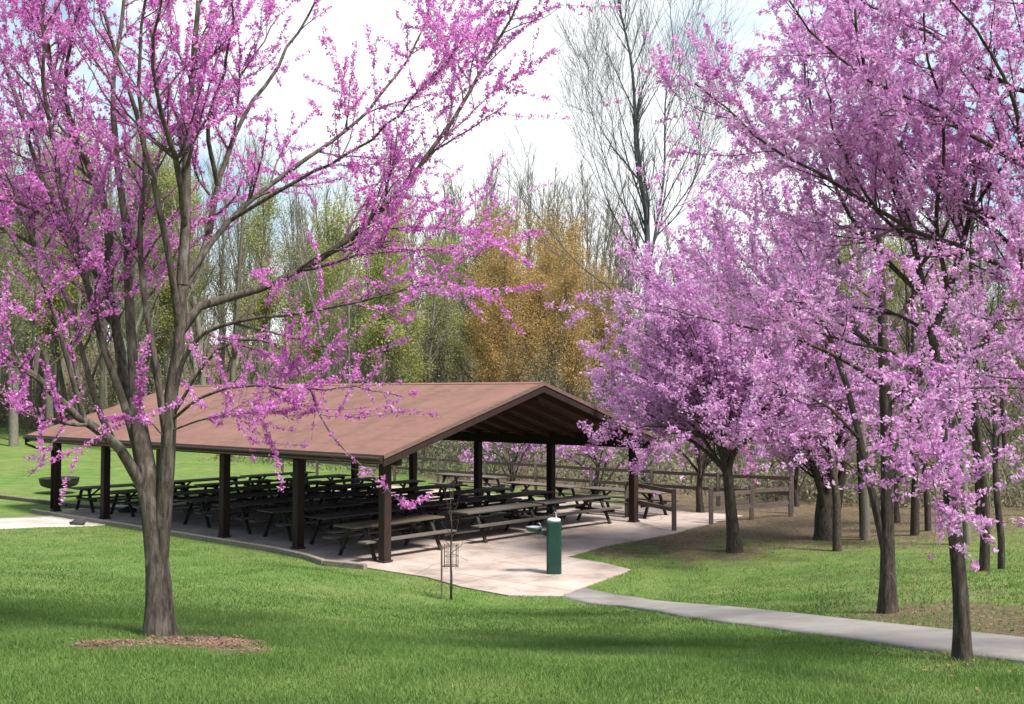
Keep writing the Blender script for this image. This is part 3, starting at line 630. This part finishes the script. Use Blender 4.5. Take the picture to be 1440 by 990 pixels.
#A: big multi-stemmed redbud at left
D = 9.5; gA = G(222, 895)
def dd(l, a, b):  # spread a depth change along a traced limb
    n = len(l); return [(x, y, a+(b-a)*i/(n-1)) for i, (x, y) in enumerate(l)]
trunkA = [([(224,905,D),(223,880,D),(222,820,D),(216,740,D),(208,680,D),(200,620,D),(190,560,D+.1)], [.15,.116,.10,.096,.09,.07,.055]),
          ([(226,800,D),(230,720,D-.02),(236,640,D-.05),(240,560,D-.1),(252,480,D-.15),(256,400,D-.2)], [.055,.072,.064,.057,.05,.044]),
          ([(212,760,D),(204,690,D),(196,640,D+.1),(178,560,D+.25),(165,470,D+.4),(152,400,D+.5)], [.05,.06,.055,.05,.044,.038])]
limbsA = [
 (dd([(205,690),(165,625),(110,585),(50,530),(0,495),(-70,460),(-140,400)], D, D-1.3), .055, .008),
 (dd([(120,590),(105,540),(85,470),(60,400),(20,340),(-40,250)], D-.3, D-.9), .026, .004),
 (dd([(165,470),(140,380),(100,320),(60,250),(20,130),(-20,10),(-50,-80)], D+.4, D+1.2), .035, .008),
 (dd([(152,400),(150,300),(110,200),(70,90),(45,-20),(30,-120)], D+.5, D+.2), .045, .010),
 (dd([(190,560),(183,440),(178,330),(165,220),(160,120),(175,0),(190,-110)], D+.1, D+.7), .05, .010),
 (dd([(256,400),(262,300),(264,200),(270,100),(278,0),(285,-120)], D-.2, D-.2), .052, .012),
 (dd([(252,470),(240,380),(218,270),(190,160),(150,40),(120,-80)], D-.15, D-1.1), .036, .008),
 (dd([(256,470),(285,430),(340,415),(400,393),(480,345),(560,272),(620,195),(675,100),(722,20),(750,-50)], D-.15, D+.4), .042, .008, 1.9),
 (dd([(256,420),(290,350),(305,270),(340,170),(400,80),(460,-30)], D-.2, D+.9), .036, .008),
 (dd([(285,400),(335,320),(400,255),(470,200),(540,130),(590,50),(610,-20)], D+.1, D+1.3), .03, .006, 1.4),
 (dd([(340,330),(420,270),(500,215),(580,140),(650,60)], D+.3, D-.9), .02, .005, 1.3),
 (dd([(262,330),(250,240),(225,150),(215,60),(240,-50)], D-.2, D-1.6), .03, .007),
 (dd([(300,270),(290,180),(320,80),(330,-30)], D+.3, D-.6), .024, .006),
 (dd([(240,560),(270,480),(330,450),(420,440),(500,425),(560,408),(650,400)], D-.1, D-.9), .024, .004, 1.5),
 (dd([(400,393),(450,360),(520,350),(580,352),(645,352)], D-.05, D-.6), .014, .003, 1.6),
 (dd([(470,352),(530,325),(600,320),(672,324)], D, D+.4), .012, .003, 1.7),
 (dd([(238,600),(290,560),(360,545),(425,548),(500,545),(565,560)], D-.1, D-1.1), .016, .003, 1.0),
 (dd([(236,600),(300,500),(370,480),(420,520),(445,570),(470,620),(510,655),(545,690),(575,712)], D-.1, D-1.4), .016, .003, .6),
 (dd([(330,450),(400,470),(450,485),(505,498)], D-.3, D-.5), .012, .003, 1.0),
 (dd([(215,620),(200,592),(175,588),(150,592)], D-.15, D-.5), .008, .003, 2.2),
 (dd([(238,610),(290,590),(350,580),(420,575)], D-.15, D-.7), .010, .003, 1.6),
 (dd([(150,460),(80,380),(20,330),(-60,300),(-130,260)], D+.3, D+1.4), .03, .006),
 (dd([(165,420),(110,340),(40,290),(-20,270),(-90,180)], D+.3, D-.9), .028, .006),
 (dd([(100,320),(60,300),(0,295),(-60,250)], D+.7, D+1.8), .018, .004),
 (dd([(178,330),(210,240),(260,170),(330,120),(390,20)], D+.4, D+1.6), .026, .006),
 (dd([(110,200),(90,120),(110,20),(130,-60)], D+.3, D-.8), .024, .006),
 (dd([(196,640),(172,560),(140,470),(118,380),(95,290),(70,180),(60,60),(70,-60)], D+.1, D-.7), .04, .008),
 (dd([(236,640),(222,540),(205,430),(196,330),(205,220),(195,110),(205,-20),(215,-100)], D-.05, D-.9), .036, .008),
 (dd([(205,680),(150,600),(118,500),(95,420),(50,340),(0,250),(-60,180)], D+.05, D+.9), .034, .007),
 (dd([(60,540),(30,520),(0,515),(-40,520)], D-.7, D-1.2), .012, .003, 1.6)]
redbud(gA, trunkA, limbsA, 21, 'large multi-stemmed redbud with magenta blossom on the lawn, reddish bare soil round its trunk', M['bark'], M['bloom'], sec=3.7, ter=4.2, cl=42, up=.22, size=.0145, spread=.0135, bare=.12, limbbloom=14, m=5, terlen=(.2,.75))
#B: right redbud by the path
D = 9.0; gB = G(1352, 932)
trunkB = [([(1353,942,D),(1353,915,D),(1351,850,D),(1343,760,D),(1331,670,D),(1322,600,D),(1317,540,D),(1312,470,D)], [.082,.066,.060,.055,.052,.048,.044,.04])]
limbsB = [
 (dd([(1312,480),(1300,420),(1285,340),(1250,240),(1220,120),(1200,0),(1190,-90)], D, D+.3), .035, .007),
 (dd([(1314,475),(1340,400),(1365,300),(1380,180),(1400,60),(1410,-60)], D, D+.6), .032, .007),
 (dd([(1300,430),(1250,380),(1190,300),(1150,200),(1130,90),(1120,-20)], D, D+1.0), .024, .005),
 (dd([(1317,540),(1260,500),(1190,480),(1120,460),(1060,445)], D, D-.7), .02, .004, 1.1),
 (dd([(1320,580),(1360,540),(1420,500),(1500,440)], D, D+1.2), .02, .004, .7),
 (dd([(1310,470),(1250,440),(1170,430),(1080,420)], D, D+.9), .018, .004, 1.2),
 (dd([(1340,400),(1320,300),(1330,180),(1300,60),(1300,-60)], D, D-1.0), .022, .005),
 (dd([(1365,300),(1420,220),(1480,120)], D+.2, D-.6), .018, .005),
 (dd([(1285,340),(1230,290),(1180,200),(1160,110)], D+.1, D-.9), .018, .005),
 (dd([(1250,240),(1280,150),(1270,40),(1250,-60)], D+.2, D+1.2), .018, .005)]
redbud(gB, trunkB, limbsB, 31, 'slender redbud whose trunk stands at the near edge of the grey path at right', M['bark_dark'], M['bloom_pale'], sec=5.2, ter=5.6, cl=38, size=.0165, m=5, t0=.15, spread=.015, terlen=(.2,.65), limbbloom=8, bare=.1)
#X: redbud just outside the right edge whose limbs reach into the picture
D = 8.2; gX = np.array([7.0, 9.0, 0]); gX[2] = float(gz(7.0, 9.0)); XB = 720+7.0/9.0*FPX
trunkX = [([(XB,1010,9),(XB-5,950,9),(XB-20,800,9),(XB-60,640,8.9),(XB-110,520,8.8)], [.14,.12,.11,.10,.08])]
limbsX = [
 (dd([(XB-100,530),(1650,440),(1540,420),(1440,385),(1350,345),(1280,322),(1200,272),(1100,215),(1060,190),(1020,150),(980,118)], 8.8, 8.6), .045, .006, 1.0),
 (dd([(XB-105,525),(1680,380),(1560,290),(1440,230),(1370,192),(1300,145),(1220,110),(1150,50),(1110,0)], 8.8, 8.0), .04, .007),
 (dd([(XB-105,520),(1700,300),(1600,150),(1480,30),(1380,-60)], 8.8, 8.4), .045, .01),
 (dd([(XB-90,560),(1650,560),(1540,552),(1440,547),(1370,545),(1322,552),(1298,590),(1284,625),(1272,665),(1266,700)], 8.8, 7.2), .018, .003, .75),
 (dd([(XB-90,560),(1600,510),(1500,525),(1440,532),(1370,522)], 8.8, 7.6), .022, .005, .7),
 (dd([(1560,290),(1480,310),(1400,310),(1330,260),(1260,200)], 8.5, 9.4), .022, .005),
 (dd([(1500,400),(1440,350),(1380,300),(1300,250),(1240,160),(1200,60)], 8.7, 9.8), .022, .005),
 (dd([(1440,230),(1420,130),(1370,40),(1300,-40)], 8.4, 7.6), .02, .005),
 (dd([(1600,150),(1500,140),(1400,110),(1330,60),(1250,20),(1150,-30)], 8.7, 9.0), .028, .006),
 (dd([(1280,322),(1230,340),(1180,345),(1120,330)], 8.6, 8.2), .012, .003, .9),
 (dd([(1540,420),(1480,440),(1420,450),(1350,440)], 8.6, 7.9), .015, .004, 1.2)]
redbud(gX, trunkX, limbsX, 41, 'redbud outside the right edge whose long dark limbs reach in across the sky', M['bark_dark'], M['bloom_pale'], sec=5.0, ter=5.6, cl=38, size=.0165, m=5, t0=.2, spread=.015, terlen=(.2,.65), limbbloom=9, bare=.08)
#C: mid-distance redbud beyond the path
D = 13.5; gC = G(1249, 863)
trunkC = [([(1249,872,D),(1249,850,D),(1248,760,D),(1247,660,D),(1245,560,D),(1242,480,D),(1240,400,D)], [.115,.088,.08,.077,.074,.062,.05]),
          ([(1247,800,D),(1238,745,D),(1226,690,D),(1210,620,D+.1),(1190,540,D+.3)], [.035,.048,.045,.04,.035])]
limbsC = [
 (dd([(1190,540),(1160,460),(1110,380),(1080,300),(1060,230)], D+.3, D+1), .04, .008, 1.2),
 (dd([(1240,400),(1235,320),(1225,230),(1240,130)], D, D), .05, .012),
 (dd([(1245,540),(1180,500),(1100,470),(1000,450),(930,430)], D, D-1.0), .035, .006, 1.5),
 (dd([(1242,480),(1290,410),(1340,350),(1400,270)], D, D+1), .04, .008),
 (dd([(1245,570),(1300,520),(1370,490),(1460,450)], D, D-1), .035, .006, 1.2),
 (dd([(1242,500),(1170,450),(1090,430),(1010,390),(970,330)], D, D+1.6), .04, .006, 1.5),
 (dd([(1210,620),(1160,570),(1100,545),(1040,520)], D, D-1.2), .025, .005, 1.5),
 (dd([(1246,600),(1310,570),(1370,560),(1420,520)], D, D+1.5), .025, .005, 1.2),
 (dd([(1240,420),(1180,370),(1140,280),(1150,190)], D, D-1.2), .035, .007),
 (dd([(1226,690),(1190,650),(1150,640),(1110,655)], D, D-.6), .015, .004, .9),
 (dd([(1248,680),(1290,640),(1340,640)], D, D+.8), .015, .004, .8)]
redbud(gC, trunkC, limbsC, 51, 'forked redbud with thick trunk just beyond the far edge of the path', M['bark_dark'], M['bloom_pale'], sec=3.2, ter=5, cl=14, size=.026, m=6, spread=.03, t0=.2, seclen=(.7,1.9), terlen=(.2,.7))
#D: redbud beside the shelter's right corner
def crown_tree(px, py, D, fork, spread_px, top, low, n, seed, label, r=.12, bloom='bloom_deep', dens=1.0, group=None, stems=1, size=.032, lean=0):
    rng = np.random.default_rng(seed); g = G(px, py); k = 1.0; D = g[1]
    fy = fork; tr = [([(px,py+8,D),(px,py-6,D),(px-2+lean*.3,(py+fy)/2,D),(px+lean,fy,D),(px+lean,fy-40*9.5/D,D)], [r*1.25,r,r*.85,r*.75,r*.55])]
    for s in range(1, stems): a = rng.uniform(-1, 1); tr.append(([(px,py+4,D),(px+a*12,(py+fy)/2+30,D+a*.1),(px+a*40,fy,D+a*.4),(px+a*55,fy-40,D+a*.5)], [r*.7,r*.65,r*.5,r*.35]))
    lim = []
    for i in range(n):
        a = 2*math.pi*(i+rng.uniform(-.3,.3))/n; q = rng.uniform(.65, 1.05); hx = math.cos(a)*spread_px*q; hz = math.sin(a)*spread_px*q/FPX*D
        f = rng.uniform(0, 1); ty = low+(top-low)*(f**.8); sc = 1-.55*max(0, (low-ty)/(low-top))**2
        hx *= sc; hz *= sc; sy = fy+rng.uniform(-25, 35)
        lim.append(([(px+lean, sy, D), (px+lean+hx*.25, sy-(sy-ty)*.35-6, D+hz*.25), (px+lean+hx*.6, sy-(sy-ty)*.75-8, D+hz*.6), (px+lean+hx, ty, D+hz)], r*.38, .008))
    return redbud(g, tr, lim, seed, label, M['bark_dark'], M[bloom], sec=2.6*dens, ter=3.1*dens, cl=9.5*dens, m=6, spread=.045, size=size, t0=.15, seclen=(.8,2.2), terlen=(.3,1.0), up=.12, group=group, limbbloom=2, bare=.12)
crown_tree(1033, 776, 25, 640, 215, 400, 610, 30, 61, 'slim redbud with full purple-pink crown right beside the shelter corner', r=.15, dens=1.15, lean=-12, size=.038)
crown_tree(1160, 759, 27, 690, 150, 420, 660, 18, 62, 'dark low-forking redbud on the bare soil behind the split rail fence', r=.24, dens=.95, stems=3)
crown_tree(985, 722, 36, 660, 120, 450, 640, 12, 63, 'redbud behind the shelter corner, beyond the long rail fence', r=.12, dens=.75, size=.04, bloom='bloom')
for i, (px, py, sp, tp, lw) in enumerate([(840,695,95,590,650),(720,690,70,610,655),(1260,735,120,480,650),(1120,712,100,520,650)]):
    crown_tree(px, py, 40, lw+15, sp, tp, lw, 10, 70+i, ['distant pink redbud seen through the shelter right of the middle post', 'small distant redbud seen under the shelter roof left of the fountain', 'redbud in shade at the wood edge behind the forked path tree', 'redbud among brush behind the split rail fence'][i], r=.1, dens=.6, size=.055, group='redbuds at the wood edge')
# ------------------------------------------------------------------ bare and budding woodland trees
def wild(name, base, h, r, seed, label, leaf=None, bark=None, nb=26, leafn=1500, spread=.28, group=None, lsize=.07, t0=.25, w=.05, at_origin=False, cat='tree'):
    rng = np.random.default_rng(seed); base = np.array(base, float)
    c = grow(np.array([[0,0,-.2]]), np.array([[rng.normal(0,.05), rng.normal(0,.05), 1]]), np.array([h]), 12, .045, (0,0,.05), rng); R = np.linspace(r, r*.12, 12)[None]
    tr = tubes(c, R, 8)
    P2, R2 = spawn(c, R, nb/(h*(1-t0)), t0, (.4,.85), lambda L_, t, q: h*spread*(1.25-t)*(.6+.6*q.random(len(t))), 9, .09, (0,0,.07), rng, .45, .012, .2)
    P3, R3 = spawn(P2, R2, 2.2, .2, (.35,.8), lambda L_, t, q: h*.085*(.5+q.random(len(t)))*(1.3-t), 6, .11, (0,0,.06), rng, .5, .009, .2)
    P4, R4 = spawn(P3, R3, 2.8, .15, (.3,.8), lambda L_, t, q: h*.04*(.5+q.random(len(t))), 4, .12, (0,0,.05), rng, .6, .007, .15)
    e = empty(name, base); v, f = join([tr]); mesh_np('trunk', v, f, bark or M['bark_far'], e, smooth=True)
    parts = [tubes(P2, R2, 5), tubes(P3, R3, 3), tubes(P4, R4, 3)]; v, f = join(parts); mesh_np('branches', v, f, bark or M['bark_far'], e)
    if leaf:
        PP = P4; Ln = lens(PP); n = rng.poisson(Ln*leafn/max(Ln.sum(), 1)); idx = np.repeat(np.arange(len(PP)), n); p, T, _ = sample(PP, R4, idx, rng.random(len(idx)))
        q = petals(p, 3, .32, lsize, rng); mesh_np('crown', q, np.arange(len(q)).reshape(-1,4), leaf, e)
    tag(e, label, cat, group); return e
GW = 'woodland trees behind the shelter'
LB = {'dark': 'thin dark bare tree at the edge of the wood on the right', 'bare': 'leafless grey tree standing in the wood behind the shelter', 'olive': 'tree with thin yellow-green spring leaves in the wood behind the shelter',
      'ochre': 'tree with orange-brown budding crown in the wood behind the shelter', 'bud': 'tall thin grey tree with faint green buds in the wood'}
kinds = {}
def protos(kind, n, **kw):
    kinds[kind] = []
    for i in range(n):
        kinds[kind].append([wild('woodland_tree', (0,0,0), 15, .17+.03*(i%3), 100+len(kinds)*10+i, LB[kind], group=GW, **kw), False])
protos('dark', 3, nb=22, bark=M['bark_dark'], spread=.22); protos('bare', 4, nb=30); protos('bud', 3, nb=26, leaf=M['leaf_grey'], leafn=2000, lsize=.05)
protos('olive', 3, nb=30, leaf=M['leaf_olive'], leafn=4200, lsize=.062); protos('ochre', 2, nb=34, leaf=M['leaf_ochre'], leafn=4800, lsize=.062, spread=.3)
def put(kind, X, Y, h, rz_):
    k = random.randrange(len(kinds[kind])); p, used = kinds[kind][k]
    o = copy_tree(p) if used else p; kinds[kind][k][1] = True
    s = h/15; o.location = (X, Y, float(gz(X, Y))); o.scale = (s*random.uniform(.9,1.15),)*2+(s,); o.rotation_euler = (0, 0, rz_)
rnd = random.Random(5)
for i in range(175):
    D = rnd.uniform(54, 100); px = rnd.uniform(-60, 1500)
    if px < 350: D = max(D, 66+rnd.random()*20)
    X = (px-720)/FPX*D
    if px < 440: kind = rnd.choice(['bud','bare','bud','olive']); sky = 255-60*(px < 250)
    elif px < 690: kind = rnd.choice(['olive','olive','bud','bare']); sky = 315
    elif px < 850: kind = rnd.choice(['ochre','ochre','ochre','bare']); sky = 330
    else: kind = rnd.choice(['bare','bud','olive','bud']); sky = 400 if px < 1020 else 340
    sky += rnd.uniform(-25, 90); h = (553-sky)/FPX*D+3.4; put(kind, X, D, max(h, 6), rnd.uniform(0, 6.28))
for i in range(22):                                                   # the wood comes close on the right
    D = rnd.uniform(24, 52); px = rnd.uniform(1170, 1500) if D < 40 else rnd.uniform(1080, 1500); X = (px-720)/FPX*D
    put(rnd.choice(['dark','dark','bud']), X, D, rnd.uniform(6.5, 11), rnd.uniform(0, 6.28))
for ls in kinds.values():
    for p, used in ls:
        if not used: p.location = (30, 95, float(gz(30, 95)))
wild('bare_tree', G(1383, 803), 8.5, .10, 301, 'dark slim tree at the wood edge just right of the slender path redbud', bark=M['bark_dark'], nb=20, spread=.22)
wild('bare_tree', G(1408, 800), 8, .07, 302, 'thin leaning dark tree at the wood edge near the right margin', bark=M['bark_dark'], nb=16, spread=.2)
# the tall bare tree against the sky
D = 42; rng = np.random.default_rng(77)
bX = (908-720)/FPX*D; bt = np.array([bX, D, float(gz(bX, D))])
lm = [(dd([(911,414),(909,303),(896,227),(892,136),(886,76),(869,0),(860,-60)], D, D), .20, .03), (dd([(911,385),(924,313),(934,242),(936,136),(947,76),(942,0),(950,-50)], D, D+1), .15, .02),
      (dd([(908,380),(861,298),(836,227),(815,150)], D, D-1.5), .09, .015), (dd([(929,318),(977,252),(1002,192),(1010,130)], D+.3, D+2), .08, .015),
      (dd([(909,440),(850,400),(805,363),(765,313),(735,280)], D, D-2), .09, .012), (dd([(908,345),(860,250),(825,130),(810,60)], D, D+1.5), .07, .012), (dd([(926,300),(975,200),(1000,100),(1010,40)], D+.3, D-1), .07, .012), (dd([(906,370),(880,290),(865,200),(850,100)], D, D+2), .07, .012),
      (dd([(925,330),(960,290),(985,210),(975,110)], D, D-2), .07, .012), (dd([(892,136),(905,70),(915,0)], D, D-1), .05, .012), (dd([(936,136),(970,60),(975,0)], D+.8, D+1), .05, .012), (dd([(909,430),(960,390),(1010,340)], D, D+1), .06, .012),
      (dd([(896,227),(870,150),(850,60),(845,0)], D, D+1), .05, .012), (dd([(909,420),(870,400),(830,395),(800,370)], D, D+1.5), .05, .012)]
P1, R1 = limbs_from(lm); R1 = R1*np.array([.68]+[.42]*(len(R1)-1))[:,None]
tk = tubes(np.array([resample([bt-(0,0,.2), bt+(0,0,2.5), P(911,470,D), P(911,400,D)], 18)]), np.linspace(.2,.11,18)[None], 10)
P2, R2 = spawn(P1, R1, 3.0, .08, (.35,.8), lambda L_, t, q: 1.4+3.2*q.random(len(t)), 9, .08, (0,0,.055), rng, .45, .008, .28)
P3, R3 = spawn(P2, R2, 2.6, .1, (.3,.75), lambda L_, t, q: .5+1.6*q.random(len(t)), 6, .09, (0,0,.05), rng, .55, .0055, .25)
P4, R4 = spawn(P3, R3, 2.0, .1, (.3,.75), lambda L_, t, q: .3+.8*q.random(len(t)), 4, .09, (0,0,.04), rng, .6, .0045, .2)
finish('tall_bare_tree', bt, [tk, tubes(P1, R1, 8)], None, M['twig_blue'], None, 'tall leafless tree with upswept twigs standing alone against the white sky', twigs=[tubes(P2,R2,5), tubes(P3,R3,3), tubes(P4,R4,3)])
# ------------------------------------------------------------------ brush and far wood (nobody could count it)
def brush(n, gen, hmax, mat, size, name, label, tall=1.0, tw=True):
    X, Y = gen(n); n = len(X); z0 = gz(X, Y); k = 7
    hh = hmax*(.45+.55*np.sin(X*.31+Y*.17)**2)
    C = np.repeat(np.stack([X,Y,z0], -1), k, 0)+np.stack([RNG.normal(0,.5,n*k), RNG.normal(0,.5,n*k), np.repeat(hh, k)*RNG.random(n*k)**1.3], -1)
    q = petals(C, 1, .02, size, RNG); f = np.arange(len(q)).reshape(-1,4)
    parts = [(q, f)]
    if tw:
        j = RNG.choice(n, n//3, replace=False); d = np.stack([RNG.normal(0,.3,len(j)), RNG.normal(0,.3,len(j)), np.ones(len(j))], -1)
        parts.append(tubes(grow(np.stack([X[j],Y[j],z0[j]], -1), d, hh[j]*RNG.uniform(.6,1.3,len(j)), 5, .12, (0,0,.02), RNG), np.linspace(.022,.006,5)[None]*np.ones((len(j),1)), 3))
    v, f = join(parts); tag(mesh_np(name, v, f, mat), label, 'undergrowth', kind='stuff')
def g1(n):
    Y = 52+48*RNG.random(n)**.8; X = (RNG.random(n)*2-1)*Y*.56; k = Y > 54+np.maximum(0, -X)*.7; return X[k], Y[k]
brush(34000, g1, 6.5, M['brush'], .085, 'undergrowth', 'grey-brown brush and saplings filling the wood behind the shelter')
def g2(n):
    px = 960+560*RNG.random(n); Y = 27+25*RNG.random(n); X = (px-720)/FPX*Y; q = (X-O[0])*V[0]+(Y-O[1])*V[1]
    k = (q > 17) & (px > 1000+np.maximum(0, 40-Y)*10); return X[k], Y[k]
def g3(n):
    a = -6+40*RNG.random(n); q = 17+14*RNG.random(n); X = O[0]+V[0]*q+U[0]*a; Y = O[1]+V[1]*q+U[1]*a; return X, Y
brush(3600, g3, 1.9, M['brush'], .085, 'brush', 'low grey-brown brush beyond the long rail fence')
brush(5000, g2, 1.7, M['brush'], .07, 'brush', 'low brush and thin saplings at the wood edge on the right')
rng = np.random.default_rng(5)                                        # far wood: 320 plain trees in one mesh
n = 340; Y = 98+50*rng.random(n); X = (rng.random(n)*2-1)*Y*.62; z = gz(X, Y); skyl = 300+60*rng.random(n)-60*(X < -30)+60*(X > 12); hh = (553-skyl)/FPX*Y+2.5
c = grow(np.stack([X,Y,z], -1), np.stack([rng.normal(0,.06,n), rng.normal(0,.06,n), np.ones(n)], -1), hh, 8, .05, (0,0,.05), rng); R = np.linspace(.2,.04,8)[None]*np.ones((n,1))
P2, R2 = spawn(c, R, 2.2, .15, (.35,.8), lambda L_, t, q: 1.5+3.2*q.random(len(t))*(1.2-t), 5, .1, (0,0,.08), rng, .5, .03, .3)
P3, R3 = spawn(P2, R2, 1.6, .1, (.3,.7), lambda L_, t, q: .6+1.4*q.random(len(t)), 3, .1, (0,0,.08), rng, .6, .022, .2)
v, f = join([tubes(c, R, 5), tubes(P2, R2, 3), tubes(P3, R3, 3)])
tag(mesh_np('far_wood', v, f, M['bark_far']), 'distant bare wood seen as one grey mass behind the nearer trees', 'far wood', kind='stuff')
# ------------------------------------------------------------------ light
az = math.atan2(.78, -.63); el = math.radians(57)
w = bpy.data.worlds.new('World'); S.world = w; w.use_nodes = True; nt = w.node_tree; bg = nt.nodes['Background']
sky = nt.nodes.new('ShaderNodeTexSky'); sky.sky_type = 'NISHITA'; sky.sun_disc = False; sky.sun_elevation = el; sky.sun_rotation = az; sky.air_density = 1.0; sky.dust_density = 1.5
tc = nt.nodes.new('ShaderNodeTexCoord'); mp = nt.nodes.new('ShaderNodeMapping'); mp.inputs['Scale'].default_value = (1,1,1.6); mp.inputs['Location'].default_value = (.3,.1,.0); lnk(nt, tc.outputs['Generated'], mp.inputs['Vector'])
cn = noise(nt, 2.4, 7, mp.outputs[0], .55, .3); s0 = nt.nodes.new('ShaderNodeSeparateXYZ'); lnk(nt, tc.outputs['Generated'], s0.inputs[0])
cf = mathn(nt, 'ADD', cn.outputs['Fac'], mathn(nt, 'SUBTRACT', .10, mathn(nt, 'MULTIPLY', mathn(nt, 'ABSOLUTE', s0.outputs['X']), .62))); cr = ramp(nt, cf, [(.27,(0,0,0)),(.46,(1,1,1))])
sx = nt.nodes.new('ShaderNodeSeparateXYZ'); lnk(nt, tc.outputs['Generated'], sx.inputs[0])
mr = nt.nodes.new('ShaderNodeMapRange'); mr.interpolation_type = 'SMOOTHSTEP'; mr.inputs[1].default_value = -.35; mr.inputs[2].default_value = .5; mr.inputs[3].default_value = .25; lnk(nt, sx.outputs['Y'], mr.inputs[0])
lnk(nt, mixc(nt, mathn(nt, 'MULTIPLY', cr.outputs[0], mr.outputs[0]), mixc(nt, mathn(nt, 'MULTIPLY', mr.outputs[0], .6), sky.outputs[0], (6.2,9.8,11.8)), (12.2,12.5,12.7)), bg.inputs['Color']); bg.inputs['Strength'].default_value = .068
sl = bpy.data.lights.new('sun', 'SUN'); sl.energy = 4.7; sl.angle = math.radians(13); sl.color = (1,.95,.88)
so = bpy.data.objects.new('sun', sl); COL.objects.link(so)
sd = mathutils.Vector((math.sin(az)*math.cos(el), math.cos(az)*math.cos(el), math.sin(el))); so.rotation_euler = sd.to_track_quat('Z', 'Y').to_euler(); so.location = (20,-20,30)
S.view_settings.view_transform = 'Standard'; S.view_settings.look = 'None'; S.view_settings.gamma = 1; S.view_settings.exposure = .58
S.render.engine = 'CYCLES'; S.cycles.diffuse_bounces = 2
